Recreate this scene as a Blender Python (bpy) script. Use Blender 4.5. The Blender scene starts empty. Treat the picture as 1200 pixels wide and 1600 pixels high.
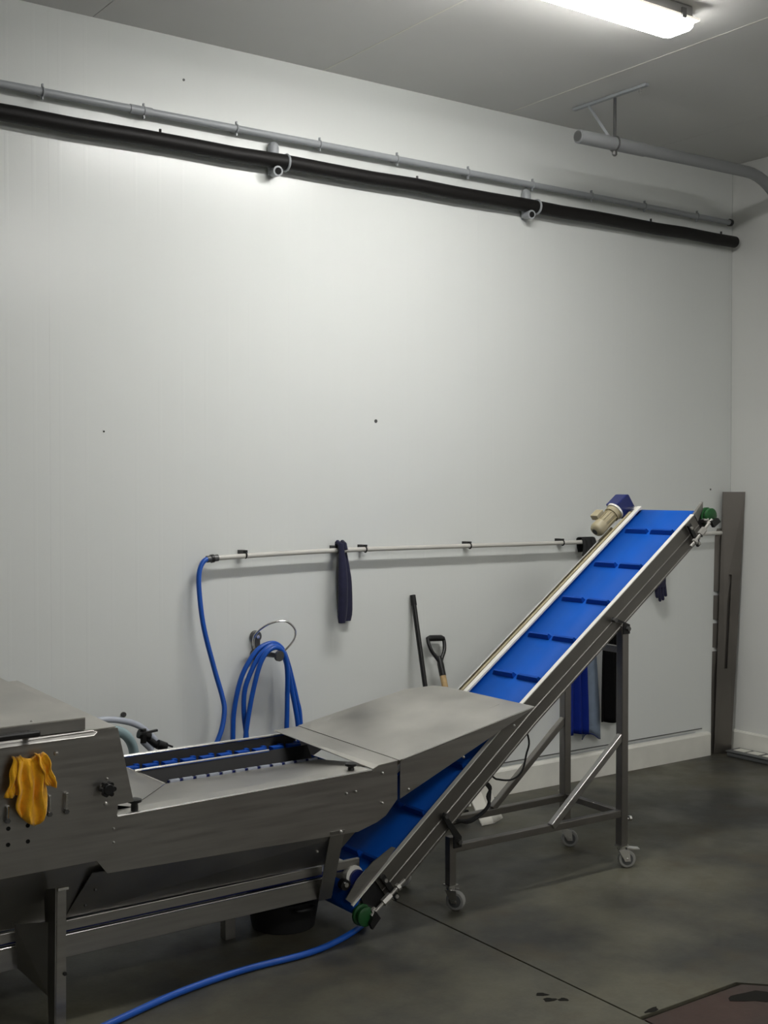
import bpy, bmesh, math, random
from mathutils import Vector, Matrix
random.seed(4)
R = math.radians
sc = bpy.context.scene
COL = sc.collection

# ------------------------------------------------------------------ camera, world, exposure
cam = bpy.data.cameras.new('camera')
cam.sensor_fit = 'VERTICAL'; cam.sensor_height = 36.0; cam.lens = 1934 / 1600 * 36.0
cam.clip_start = 0.05; cam.clip_end = 100
camo = bpy.data.objects.new('camera', cam); COL.objects.link(camo)
camo.location = (-6.210, -4.965, 1.650)
camo.rotation_euler = (R(90 - 1.2737), 0, R(-(90 - 54.2854)))
sc.camera = camo
w = bpy.data.worlds.new('world'); sc.world = w; w.use_nodes = True
w.node_tree.nodes['Background'].inputs[0].default_value = (0.5, 0.55, 0.6, 1)
w.node_tree.nodes['Background'].inputs[1].default_value = 0.02
sc.view_settings.view_transform = 'Standard'; sc.view_settings.look = 'None'
sc.view_settings.exposure = 0.0; sc.view_settings.gamma = 1.0; sc.view_settings.use_curve_mapping = False
LAMP = 62.0          # emission of the ceiling fixtures' diffusers

# ------------------------------------------------------------------ materials
def srgb(r, g, b):
    f = lambda c: (c / 255 / 12.92) if c / 255 <= .04045 else ((c / 255 + .055) / 1.055) ** 2.4
    return (f(r), f(g), f(b), 1)
def mat(name, col, rough=.5, metal=0.0, noise=0.0, scale=8, rnoise=0.0, stretch=None, bump=0.0, bscale=60, spec=None, emit=None, alpha=None, trans=None, sheen=None):
    m = bpy.data.materials.new(name); m.use_nodes = True
    nt = m.node_tree; b = nt.nodes['Principled BSDF']
    b.inputs['Base Color'].default_value = col; b.inputs['Roughness'].default_value = rough; b.inputs['Metallic'].default_value = metal
    if spec is not None: b.inputs['Specular IOR Level'].default_value = spec
    if trans is not None: b.inputs['Transmission Weight'].default_value = trans
    if sheen is not None: b.inputs['Sheen Weight'].default_value = sheen
    if emit is not None:
        b.inputs['Emission Color'].default_value = emit[0]; b.inputs['Emission Strength'].default_value = emit[1]
    if noise or rnoise or bump:
        tc = nt.nodes.new('ShaderNodeTexCoord'); mp = nt.nodes.new('ShaderNodeMapping')
        if stretch: mp.inputs['Scale'].default_value = stretch
        nt.links.new(tc.outputs['Object'], mp.inputs['Vector'])
        n = nt.nodes.new('ShaderNodeTexNoise'); n.inputs['Scale'].default_value = scale; n.inputs['Detail'].default_value = 6
        nt.links.new(mp.outputs[0], n.inputs['Vector'])
        if noise:
            r = nt.nodes.new('ShaderNodeMapRange'); r.inputs[1].default_value = .3; r.inputs[2].default_value = .7
            r.inputs[3].default_value = 1 - noise; r.inputs[4].default_value = 1 + noise * .6
            mx = nt.nodes.new('ShaderNodeMix'); mx.data_type = 'RGBA'; mx.blend_type = 'MULTIPLY'; mx.inputs[0].default_value = 1
            mx.inputs[6].default_value = col
            nt.links.new(n.outputs[0], r.inputs[0]); nt.links.new(r.outputs[0], mx.inputs[7]); nt.links.new(mx.outputs[2], b.inputs['Base Color'])
        if rnoise:
            r = nt.nodes.new('ShaderNodeMapRange'); r.inputs[1].default_value = .3; r.inputs[2].default_value = .7
            r.inputs[3].default_value = rough - rnoise; r.inputs[4].default_value = rough + rnoise
            nt.links.new(n.outputs[0], r.inputs[0]); nt.links.new(r.outputs[0], b.inputs['Roughness'])
        if bump:
            n2 = nt.nodes.new('ShaderNodeTexNoise'); n2.inputs['Scale'].default_value = bscale; n2.inputs['Detail'].default_value = 4
            nt.links.new(mp.outputs[0], n2.inputs['Vector'])
            bp = nt.nodes.new('ShaderNodeBump'); bp.inputs['Strength'].default_value = bump; bp.inputs['Distance'].default_value = .002
            nt.links.new(n2.outputs[0], bp.inputs['Height']); nt.links.new(bp.outputs[0], b.inputs['Normal'])
    return m

def wall_material(name, col, axis):
    """white coated sandwich panel: shallow vertical ribs every 0.11 m and faint grime"""
    m = mat(name, col, .24, noise=.01, scale=1.3)
    nt = m.node_tree; b = nt.nodes['Principled BSDF']; b.inputs['Specular IOR Level'].default_value = .4
    tc = nt.nodes.new('ShaderNodeTexCoord'); sx = nt.nodes.new('ShaderNodeSeparateXYZ'); nt.links.new(tc.outputs['Object'], sx.inputs[0])
    a = nt.nodes.new('ShaderNodeMath'); a.operation = 'MULTIPLY'; a.inputs[1].default_value = 2 * math.pi / .112
    nt.links.new(sx.outputs[axis], a.inputs[0])
    s = nt.nodes.new('ShaderNodeMath'); s.operation = 'SINE'; nt.links.new(a.outputs[0], s.inputs[0])
    p = nt.nodes.new('ShaderNodeMapRange'); p.interpolation_type = 'SMOOTHSTEP'
    p.inputs[1].default_value = .86; p.inputs[2].default_value = 1; p.inputs[3].default_value = 0; p.inputs[4].default_value = 1
    nt.links.new(s.outputs[0], p.inputs[0])
    n = nt.nodes.new('ShaderNodeTexNoise'); n.inputs['Scale'].default_value = 3.0; n.inputs['Detail'].default_value = 1
    nt.links.new(tc.outputs['Object'], n.inputs['Vector'])
    ad = nt.nodes.new('ShaderNodeMath'); ad.operation = 'MULTIPLY_ADD'; ad.inputs[1].default_value = 1.2
    nt.links.new(n.outputs[0], ad.inputs[0]); nt.links.new(p.outputs[0], ad.inputs[2])
    bp = nt.nodes.new('ShaderNodeBump'); bp.inputs['Strength'].default_value = .25; bp.inputs['Distance'].default_value = .0007
    nt.links.new(ad.outputs[0], bp.inputs['Height']); nt.links.new(bp.outputs[0], b.inputs['Normal'])
    return m

def concrete(name, base, dark, tint):
    m = bpy.data.materials.new(name); m.use_nodes = True; nt = m.node_tree; b = nt.nodes['Principled BSDF']
    tc = nt.nodes.new('ShaderNodeTexCoord')
    def noise(s, d, rough=.55):
        n = nt.nodes.new('ShaderNodeTexNoise'); n.inputs['Scale'].default_value = s; n.inputs['Detail'].default_value = d; n.inputs['Roughness'].default_value = rough
        nt.links.new(tc.outputs['Object'], n.inputs['Vector']); return n
    n1 = noise(1.15, 7, .6); n2 = noise(3.7, 5); n3 = noise(70, 3)
    def mix(a, bb, fac, lo, hi):
        r = nt.nodes.new('ShaderNodeMapRange'); r.inputs[1].default_value = lo; r.inputs[2].default_value = hi
        nt.links.new(fac.outputs[0], r.inputs[0])
        mx = nt.nodes.new('ShaderNodeMix'); mx.data_type = 'RGBA'; nt.links.new(r.outputs[0], mx.inputs[0])
        for i, v in ((6, a), (7, bb)):
            if isinstance(v, tuple): mx.inputs[i].default_value = v
            else: nt.links.new(v.outputs[2], mx.inputs[i])
        return mx
    c = mix(base, dark, n1, .40, .60)
    c = mix(c, tint, n2, .5, .9)
    c2 = nt.nodes.new('ShaderNodeMix'); c2.data_type = 'RGBA'; c2.blend_type = 'MULTIPLY'; c2.inputs[0].default_value = .35
    nt.links.new(c.outputs[2], c2.inputs[6]); nt.links.new(n3.outputs[0], c2.inputs[7])
    nt.links.new(c2.outputs[2], b.inputs['Base Color'])
    r = nt.nodes.new('ShaderNodeMapRange'); r.inputs[1].default_value = .3; r.inputs[2].default_value = .7; r.inputs[3].default_value = .34; r.inputs[4].default_value = .58
    nt.links.new(n2.outputs[0], r.inputs[0]); nt.links.new(r.outputs[0], b.inputs['Roughness'])
    bp = nt.nodes.new('ShaderNodeBump'); bp.inputs['Strength'].default_value = .15; bp.inputs['Distance'].default_value = .002
    nt.links.new(n3.outputs[0], bp.inputs['Height']); nt.links.new(bp.outputs[0], b.inputs['Normal'])
    return m

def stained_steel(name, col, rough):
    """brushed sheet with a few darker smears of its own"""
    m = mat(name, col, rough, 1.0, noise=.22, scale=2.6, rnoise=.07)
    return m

M = {}
M['wall'] = wall_material('white_panel', srgb(226, 229, 226), 0)
M['wall_r'] = wall_material('white_panel_right', srgb(228, 229, 225), 1)
M['wall_dark'] = mat('dark_grey_panel', srgb(170, 170, 168), .5)
M['wall_core'] = mat('panel_core', srgb(150, 150, 148), .8)
M['ceil'] = mat('ceiling_panel', srgb(205, 204, 201), .38, noise=.05, scale=1.5, rnoise=.06)
M['kerb'] = mat('white_kerb', srgb(232, 231, 222), .4, noise=.08, scale=6)
M['concrete'] = concrete('concrete', srgb(97, 95, 80), srgb(53, 53, 49), srgb(83, 75, 55))
M['concrete_red'] = concrete('red_concrete', srgb(64, 42, 34), srgb(46, 37, 32), srgb(56, 52, 44))
M['joint'] = mat('floor_joint', srgb(48, 44, 38), .9)
M['wet'] = mat('wet_patch', srgb(26, 25, 22), .7, spec=.1)
M['zinc'] = mat('zinc_plated', srgb(176, 174, 168), .35, .5)
M['shaded_plate'] = mat('shaded_trough_steel', (.07, .068, .065, 1), .5, .6)  # far trough wall: steel with the dark interior's shade put into its colour
M['palepipe'] = mat('pale_pipe', srgb(206, 204, 197), .3, spec=.6)
M['sideplate'] = mat('dull_side_plate', (.22, .21, .195, 1), .46, 1.0, noise=.12, scale=6, rnoise=.05)
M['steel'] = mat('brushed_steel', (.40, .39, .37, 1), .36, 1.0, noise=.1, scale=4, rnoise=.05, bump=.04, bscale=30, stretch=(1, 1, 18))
M['steel_lit_top'] = stained_steel('lit_sheet_top', (.60, .58, .54, 1), .42)  # same sheet as the fronts, made paler for the light on upward faces
M['steel_dk'] = mat('dull_steel', (.34, .33, .31, 1), .45, 1.0, noise=.12, scale=6, rnoise=.05)
M['steel_bar'] = mat('steel_tube', (.27, .255, .24, 1), .4, 1.0, noise=.1, scale=8)
M['steel_br'] = mat('bright_steel', (.80, .79, .77, 1), .22, 1.0)
M['blue_belt'] = mat('blue_belt', srgb(4, 86, 186), .6, spec=.2, noise=.05, scale=4)
M['blue_cleat'] = mat('blue_cleat', srgb(4, 70, 164), .6, spec=.2)  # belt blue darkened to carry the shade on the cleats' downhill faces
M['strip'] = mat('white_wear_strip', srgb(232, 230, 222), .35)
M['black'] = mat('black_plastic', srgb(22, 22, 23), .4)
M['blackrub'] = mat('black_rubber', srgb(18, 18, 19), .7)
M['blackpipe'] = mat('black_insulated_pipe', srgb(20, 18, 17), .55, spec=.3, noise=.15, scale=9, bump=.3, bscale=25)
M['greypipe'] = mat('grey_plastic_pipe', srgb(158, 162, 165), .35)
M['duct'] = mat('duct_grey_plastic', srgb(132, 134, 135), .45)
M['greydk'] = mat('dark_grey_metal', srgb(98, 98, 97), .4, .6)
M['navy'] = mat('navy_fabric', srgb(26, 27, 58), .85, noise=.2, scale=30, bump=.4, bscale=200, sheen=.1)
M['navyblue'] = mat('navy_paint', srgb(24, 36, 98), .35)
M['hose'] = mat('blue_hose', srgb(22, 84, 180), .35)
M['palehose'] = mat('pale_grey_hose', srgb(176, 182, 194), .25)
M['tealhose'] = mat('pale_teal_hose', srgb(160, 184, 188), .25)
M['green'] = mat('green_plastic', srgb(28, 84, 40), .4)
M['motor'] = mat('cream_motor_paint', srgb(168, 158, 128), .45, noise=.1, scale=20)
M['wood'] = mat('pale_wood', srgb(196, 166, 118), .55, noise=.15, scale=20, stretch=(6, 6, 1))
M['white'] = mat('white_plastic', srgb(226, 224, 214), .4, noise=.05, scale=10)
M['yellow'] = mat('yellow_cloth', srgb(250, 182, 20), .95, noise=.14, scale=50, bump=.8, bscale=260, sheen=.3)
M['blueapron'] = mat('blue_apron', srgb(12, 36, 122), .55, spec=.2, noise=.1, scale=14)
M['blackapron'] = mat('black_apron', srgb(8, 8, 9), .8, spec=.1)
M['greycloth'] = mat('grey_blue_cloth', srgb(118, 132, 150), .7, noise=.2, scale=16)
M['caster'] = mat('grey_caster_tyre', srgb(150, 150, 146), .5)
M['plategrey'] = mat('dull_steel_sheet', (.22, .205, .185, 1), .45, 1.0, noise=.12, scale=3, rnoise=.05)
M['boxgrey'] = mat('grey_plastic', srgb(86, 88, 88), .5)
M['diffuser'] = mat('lamp_diffuser', srgb(250, 248, 240), .4, emit=((1, .985, .955, 1), LAMP))
M['clearcap'] = mat('lamp_clear_rim', srgb(240, 236, 220), .15, emit=((1, .95, .84, 1), .7))
M['hole'] = mat('dark_hole', srgb(8, 8, 8), .9)
M['lampgrey'] = mat('lamp_housing', srgb(150, 150, 148), .5)

# ------------------------------------------------------------------ geometry helpers
def newbm(): return bmesh.new()
def face(bm, pts):
    return bm.faces.new([bm.verts.new(p) for p in pts])
def box(bm, x0, x1, y0, y1, z0, z1):
    v = [bm.verts.new((x, y, z)) for z in (z0, z1) for x, y in ((x0, y0), (x1, y0), (x1, y1), (x0, y1))]
    for f in ((3, 2, 1, 0), (4, 5, 6, 7), (0, 1, 5, 4), (1, 2, 6, 5), (2, 3, 7, 6), (3, 0, 4, 7)): bm.faces.new([v[i] for i in f])
def prism(bm, pts, off):
    """closed polygon of 3-D points, thickened by the vector off"""
    off = Vector(off); a = [bm.verts.new(p) for p in pts]; b = [bm.verts.new(Vector(p) + off) for p in pts]
    n = len(pts); bm.faces.new(a[::-1]); bm.faces.new(b)
    for i in range(n): bm.faces.new((a[i], a[(i + 1) % n], b[(i + 1) % n], b[i]))
def loft(bm, rings, cap=True, closed=True):
    vs = [[bm.verts.new(p) for p in r] for r in rings]; n = len(rings[0])
    for a, b in zip(vs, vs[1:]):
        for i in range(n if closed else n - 1):
            j = (i + 1) % n; bm.faces.new((a[i], a[j], b[j], b[i]))
    if cap: bm.faces.new(vs[0][::-1]); bm.faces.new(vs[-1])
def frames(path):
    P = [Vector(p) for p in path]; T = []
    for i in range(len(P)):
        t = P[min(i + 1, len(P) - 1)] - P[max(i - 1, 0)]; T.append(t.normalized())
    up = Vector((0, 0, 1)) if abs(T[0].z) < .9 else Vector((0, 1, 0))
    n = T[0].cross(up).normalized(); out = []
    for p, t in zip(P, T):
        n = (n - t * n.dot(t)).normalized(); out.append((p, t, n, t.cross(n)))
    return out
def tube(bm, path, r, seg=10, cap=True):
    rr = r if hasattr(r, '__len__') else [r] * len(path)
    rings = [[p + n * (q * math.cos(2 * math.pi * k / seg)) + b * (q * math.sin(2 * math.pi * k / seg)) for k in range(seg)] for (p, t, n, b), q in zip(frames(path), rr)]
    loft(bm, rings, cap)
def cyl(bm, a, b, r, seg=16): tube(bm, [a, b], r, seg)
def bar(bm, a, b, wy, h, side=(0, 1, 0)):
    """rectangular bar from a to b; wy = size along side, h = the other size"""
    a = Vector(a); b = Vector(b); t = (b - a).normalized(); s = Vector(side); s = (s - t * s.dot(t)).normalized(); u = t.cross(s)
    ring = lambda p: [p + s * (i * wy / 2) + u * (j * h / 2) for i, j in ((-1, -1), (1, -1), (1, 1), (-1, 1))]
    loft(bm, [ring(a), ring(b)])
def smooth_path(pts, n=6):
    P = [Vector(p) for p in pts]; out = []
    for i in range(len(P) - 1):
        p0 = P[max(i - 1, 0)]; p1 = P[i]; p2 = P[i + 1]; p3 = P[min(i + 2, len(P) - 1)]
        for k in range(n):
            t = k / n
            out.append(.5 * ((2 * p1) + (p2 - p0) * t + (2 * p0 - 5 * p1 + 4 * p2 - p3) * t * t + (3 * p1 - p0 - 3 * p2 + p3) * t ** 3))
    out.append(P[-1]); return out
def torus(bm, c, axis, R_, r, seg=20, ts=8, a0=0, a1=2 * math.pi, ex=1.0):
    ax = Vector(axis).normalized(); h = Vector((0, 0, 1)) if abs(ax.z) < .9 else Vector((1, 0, 0))
    e1 = ax.cross(h).normalized(); e2 = ax.cross(e1)
    full = abs(a1 - a0 - 2 * math.pi) < 1e-6
    rings = []
    for k in range(seg + (0 if full else 1)):
        a = a0 + (a1 - a0) * k / seg; d = e1 * math.cos(a) * ex + e2 * math.sin(a)
        rings.append([Vector(c) + d * (R_ + r * math.cos(2 * math.pi * q / ts)) + ax * (r * math.sin(2 * math.pi * q / ts)) for q in range(ts)])
    if full: rings.append(rings[0]); loft(bm, rings, False); bmesh.ops.remove_doubles(bm, verts=bm.verts, dist=1e-6)
    else: loft(bm, rings)
def grid(bm, nx, nz, fn):
    v = [[bm.verts.new(fn(i / nx, j / nz)) for i in range(nx + 1)] for j in range(nz + 1)]
    for j in range(nz):
        for i in range(nx): bm.faces.new((v[j][i], v[j][i + 1], v[j + 1][i + 1], v[j + 1][i]))

ORG = {}
def obj(name, bm, m, parent=None, smooth=False, bevel=0, solid=0, subd=0):
    bmesh.ops.recalc_face_normals(bm, faces=bm.faces)
    if parent is not None: o0 = ORG[parent.name]
    else:
        xs = [v.co for v in bm.verts]
        o0 = Vector(((min(v.x for v in xs) + max(v.x for v in xs)) / 2, (min(v.y for v in xs) + max(v.y for v in xs)) / 2, min(v.z for v in xs)))
    bmesh.ops.translate(bm, verts=bm.verts, vec=-o0)
    me = bpy.data.meshes.new(name); bm.to_mesh(me); bm.free()
    me.materials.append(M[m] if isinstance(m, str) else m)
    if smooth:
        for p in me.polygons: p.use_smooth = True
        me.set_sharp_from_angle(angle=R(40))
    o = bpy.data.objects.new(name, me); COL.objects.link(o)
    if parent is not None: o.parent = parent; 
    else: o.location = o0
    ORG[o.name] = o0
    if solid: s = o.modifiers.new('solid', 'SOLIDIFY'); s.thickness = solid; s.offset = 0
    if subd: s = o.modifiers.new('sub', 'SUBSURF'); s.levels = subd; s.render_levels = subd
    if bevel:
        b = o.modifiers.new('bevel', 'BEVEL'); b.width = bevel; b.segments = 2; b.limit_method = 'ANGLE'
    return o
def tag(o, label, cat, group=None):
    o['label'] = label; o['category'] = cat
    if group: o['group'] = group
    return o
def thing(name, label, cat, loc=(0, 0, 0), group=None):
    o = bpy.data.objects.new(name, None); COL.objects.link(o); o.location = loc; o.empty_display_size = .1
    ORG[o.name] = Vector(loc); return tag(o, label, cat, group)
def struct(o): o['kind'] = 'structure'; return o
def B(fn, *a, **k):
    bm = newbm(); fn(bm, *a, **k); return bm

H = 3.61; XL = -12.0; YF = -14.0

# ------------------------------------------------------------------ setting: floor, walls, ceiling
floor = struct(obj('floor', B(box, XL - .1, .1, YF - .1, .1, -.12, -.012), 'joint'))
g = .0035
def slab(poly, m='concrete'):
    obj('slab', B(prism, [(x, y, -.012) for x, y in poly], (0, 0, .012)), m, floor, bevel=.002)
slab([(-3.31 + g, 0), (-3.352 + g, -2.345 + g), (-2.885, -2.345 + g), (-2.80, -2.43), (-2.2, -3.0), (0, -3.6), (0, 0)])
slab([(XL, 0), (-3.31 - g, 0), (-3.352 - g, -2.36), (-3.44, -5.4), (XL, -5.4)])
slab([(-3.352 + g, -2.36 - g), (-2.885, -2.36 - g), (-2.808, -2.44), (-2.205, -3.012), (0, -3.612), (0, -5.4), (-3.43, -5.4)], 'concrete_red')
slab([(XL, -5.412), (-3.44, -5.412), (-3.6, YF), (XL, YF)])
slab([(-3.428, -5.412), (0, -5.412), (0, YF), (-3.588, YF)])
def patch(x, y, rx, ry, rot=0, n=14):
    pts = []
    for k in range(n):
        a = 2 * math.pi * k / n; q = 1 + .18 * math.sin(3 * a + x * 50) + .1 * math.sin(5 * a + y * 30)
        u, v = rx * q * math.cos(a), ry * q * math.sin(a); pts.append((x + u * math.cos(rot) - v * math.sin(rot), y + u * math.sin(rot) + v * math.cos(rot), .0002))
    obj('wet_patch', B(prism, pts, (0, 0, .0006)), 'wet', floor)
for p in ((-3.478, -2.04, .02, .012, -.7), (-3.486, -2.085, .022, .014, -.5), (-3.45, -2.11, .017, .012, -.6), (-2.935, -2.455, .085, .04, -.5), (-3.28, -2.33, .03, .012, .1)): patch(*p)

wall = struct(obj('wall_back', B(box, XL - .1, .1, .012, .14, -.01, H + .1), 'wall_core'))
xs = [0.0]; 
while xs[-1] > XL: xs.append(max(XL, (-.89 if xs[-1] == 0 else xs[-1] - 1.15)))
for a, b in zip(xs, xs[1:]):
    obj('wall_panel', B(box, b + .0001, a - .0001, 0, .012, 0, H), 'wall', wall)
for x, z, r_ in ((-2.69, 1.961, .009), (-3.725, 3.428, .006), (-4.105, 1.875, .004), (-.19, 1.62, .006)):
    obj('screw_cap', B(cyl, (x, -.002, z), (x, .002, z), r_, 10), 'greydk' if r_ > .005 else 'black', wall)
obj('screw_cap', B(cyl, (-4.024, -.012, .661), (-4.024, .002, .661), .011, 10), 'greydk', wall, smooth=True)
wr = struct(obj('wall_right', B(box, .012, .14, YF - .1, .011, -.01, H + .1), 'wall_core'))
ys = [0.0]
while ys[-1] > YF: ys.append(max(YF, ys[-1] - 1.15))
for a, b in zip(ys, ys[1:]):
    obj('wall_panel', B(box, 0, .012, b + .0006, a - .0006, 0, H), 'wall_r', wr, bevel=.0006)
struct(obj('wall_left', B(box, XL - .12, XL, YF, .0, -.01, H + .1), 'wall_dark'))
struct(obj('wall_front', B(box, XL - .1, .1, YF - .12, YF, -.01, H + .1), 'wall_dark'))
ceil = struct(obj('ceiling', B(box, XL - .1, .1, YF - .1, .1, H + .012, H + .12), 'wall_core'))
xs = [0.0, -.69, -1.842]
while xs[-1] > XL: xs.append(max(XL, xs[-1] - 1.152))
for a, b in zip(xs, xs[1:]):
    obj('ceiling_panel', B(box, b + .001, a - .001, YF, 0, H, H + .012), 'ceil', ceil, bevel=.001)
for x in (-1.842, -2.994):
    obj('joint_strip', B(box, x - .003, x + .003, YF, -.002, H - .0015, H + .001), 'white', ceil)

# kerbs at the foot of the walls
bb = newbm()
def kerb_prof(x): return [(x, 0, 0), (x, -.032, 0), (x, -.032, .128), (x, -.027, .138), (x, -.016, .142), (x, 0, .142)]
loft(bb, [kerb_prof(XL), kerb_prof(-.215)] + [[(-.215 + .018 * math.sin(t), p[1] * math.cos(t * .95), p[2] - .01 * (1 - math.cos(t)) * (p[2] > .1)) for p in kerb_prof(0)] for t in (.4, .8, 1.2, 1.45)])
bb_o = struct(obj('baseboard_back', bb, 'kerb', bevel=.002))
obj('seal_bead', B(bar, (XL, -.003, .166), (-.26, -.003, .166), .005, .004), 'greydk', bb_o)
obj('seal_bead', B(bar, (-3, -.003, .15), (-.32, -.003, .15), .003, .003), 'greypipe', bb_o)
bb = newbm(); kr = lambda y: [(0, y, 0), (-.022, y, 0), (-.022, y, .128), (-.014, y, .136), (0, y, .137)]
loft(bb, [kr(YF), kr(-.03)]); struct(obj('baseboard_right', bb, 'kerb'))

# ------------------------------------------------------------------ ceiling light
def lamp(x0, x1, yc, dm, label, group):
    t = thing('ceiling_light', label, 'light', ((x0 + x1) / 2, yc, H - .1), group)
    hy = .085
    obj('housing', B(box, x0 + .02, x1 - .02, yc - hy + .012, yc + hy - .012, H - .062, H - .0005), 'lampgrey', t, bevel=.008)
    bm = newbm()
    def ring(x, s):
        pts = [(-hy, H - .058), (-hy, H - .064), (-hy * .9, H - .086), (-hy * .68, H - .096), (hy * .68, H - .096), (hy * .9, H - .086), (hy, H - .064), (hy, H - .058)]
        return [(x, yc + p * s, H - .058 - (H - .058 - z) * s) for p, z in pts]
    loft(bm, [ring(x0, .55), ring(x0 + .02, .9), ring(x0 + .05, 1), ring(x1 - .05, 1), ring(x1 - .02, .9), ring(x1, .55)])
    obj('diffuser', bm, dm, t, smooth=True)
    obj('rim', B(box, x0 - .004, x1 + .004, yc - hy - .004, yc + hy + .004, H - .060, H - .050), 'clearcap', t, bevel=.003)
    for k in range(5):
        x = x0 + .1 + (x1 - x0 - .2) * k / 4
        for s in (-1, 1):
            obj('clip', B(box, x - .012, x + .012, yc + s * (hy + .007) - .004, yc + s * (hy + .007) + .004, H - .070, H - .028), 'greydk', t)
    for x in (x0, x1):
        s = 1 if x == x1 else -1
        obj('end_gland', B(cyl, (x - s * .03, yc - .02, H - .025), (x + s * .03, yc - .02, H - .025), .012, 10), 'black', t, smooth=True)
lamp(-3.72, -2.17, -1.475, 'diffuser', 'lit white fluorescent batten fixture on the grey ceiling above the conveyor', 'ceiling batten lights')
lamp(-3.72, -2.17, -4.8, 'diffuser', 'lit fluorescent batten out of view beyond the right edge, level with the camera', 'ceiling batten lights')
lamp(-3.72, -2.17, -9.4, 'diffuser', 'lit fluorescent batten out of view behind the camera to the right', 'ceiling batten lights')
lamp(-8.4, -6.85, -9.4, 'diffuser', 'lit fluorescent batten out of view on the ceiling far behind the camera', 'ceiling batten lights')

# ------------------------------------------------------------------ pipes under the ceiling
t = thing('grey_conduit', 'thin grey plastic conduit running along the wall above the black pipe', 'pipe', (-4, -.045, 3.22))
yc, zc = -.045, 3.244
obj('tube', B(cyl, (-9.5, yc, zc), (-.075, yc, zc), .0165, 14), 'greypipe', t, smooth=True)
obj('coupling', B(cyl, (-4.0, yc, zc), (-3.9, yc, zc), .0195, 14), 'greypipe', t, smooth=True)
obj('end_cap', B(cyl, (-.085, yc, zc), (-.068, yc, zc), .022, 14), 'black', t, smooth=True)
for x in (-8.8, -7.9, -7.0, -6.1, -5.27, -4.82, -4.381, -3.937, -3.488, -3.045, -2.595, -2.144, -1.70, -1.26, -.833, -.381):
    bm = newbm(); torus(bm, (x, yc, zc), (1, 0, 0), .0185, .004, 16, 6)
    box(bm, x - .008, x + .008, yc + .016, -.0005, zc - .008, zc + .008)
    box(bm, x - .003, x + .003, yc - .006, yc + .006, zc + .02, zc + .032); box(bm, x - .003, x + .003, yc - .006, yc + .006, zc - .032, zc - .02)
    obj('pipe_clip', bm, 'greypipe', t)
t = thing('black_pipe', 'thick black insulated pipe running the length of the back wall', 'pipe', (-4, -.085, 3.08))
yc, zc = -.055, 3.128
path = [(-9.5 + i * .25, yc + .002 * math.sin(i * 1.7), zc + .0025 * math.sin(i * 2.3)) for i in range(38)] + [(-.045, yc, zc)]
obj('tube', B(tube, path, .0345, 18), 'blackpipe', t, smooth=True)
for x in (-3.86, -2.47, -.78, -.16):
    obj('nipple', B(cyl, (x, yc + .01, zc + .03), (x, yc + .01, zc + .052), .006, 8), 'black', t)
for x in (-7.9, -6.4, -4.85, -3.285, -1.728):
    bm = newbm(); zt = 3.20
    rings = [[(x + .026 * q * math.cos(a), -.026 + .026 * q * math.sin(a), z) for a in [2 * math.pi * k / 14 for k in range(14)]] for z, q in ((3.07, .99), (3.07, 1), (3.195, 1), (3.208, .9), (3.218, .6), (3.222, .2))]
    loft(bm, rings); c = obj('wall_bracket', bm, 'greypipe', t, smooth=True)
    bm = newbm(); torus(bm, (x + .05, yc, zc), (1, 0, 0), .037, .006, 18, 6); obj('clamp_ring', bm, 'greypipe', c, smooth=True)
    obj('stub_tube', B(cyl, (x, -.03, 3.083), (x - .005, -.078, 3.078), .024, 14), 'greypipe', c, smooth=True)
    obj('stub_opening', B(cyl, (x - .005, -.0775, 3.0782), (x - .0052, -.0795, 3.078), .016, 12), 'hole', c)

t = thing('hanging_grey_pipe', 'grey pipe hung from a ceiling bracket, bending down at the right wall', 'pipe', (-1.2, -.56, 3.33))
path = [(-1.872, -.56, 3.358), (-1.5, -.56, 3.362), (-1.0, -.56, 3.370), (-.58, -.56, 3.374)]
for k in range(1, 13):
    a = R(90) * k / 12; path.append((-.58 + .38 * math.sin(a), -.56, 3.374 - .38 * (1 - math.cos(a))))
path += [(-.20, -.56, 2.6), (-.20, -.56, 2.3), (-.193, -.56, 2.25), (-.17, -.56, 2.215), (-.13, -.56, 2.2), (-.001, -.56, 2.2)]
obj('tube', B(tube, path, .031, 16), 'duct', t, smooth=True)
obj('tube_opening', B(cyl, (-1.8735, -.56, 3.358), (-1.8725, -.56, 3.358), .026, 14), 'greydk', t)
obj('end_sleeve', B(cyl, (-1.868, -.56, 3.358), (-1.40, -.56, 3.364), .034, 16), 'duct', t, smooth=True)
c = obj('strut_rail', B(box, -1.627, -1.603, -.775, -.27, H - .016, H - .001), 'greypipe', t, bevel=.002)
obj('hanger_rod', B(cyl, (-1.615, -.56, H - .02), (-1.615, -.56, 3.30), .008, 8), 'greydk', c)
obj('hanger_rod', B(cyl, (-1.615, -.38, H - .02), (-1.62, -.535, 3.39), .008, 8), 'greypipe', c)
bm = newbm(); torus(bm, (-1.615, -.56, 3.361), (1, 0, 0), .036, .005, 18, 6); obj('hanger_ring', bm, 'greydk', c)
obj('rod_nut', B(cyl, (-1.615, -.56, 3.305), (-1.615, -.56, 3.322), .013, 6), 'greydk', c)
obj('rail_bolt', B(cyl, (-1.615, -.73, H - .034), (-1.615, -.73, H - .02), .009, 6), 'steel_br', c)

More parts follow.
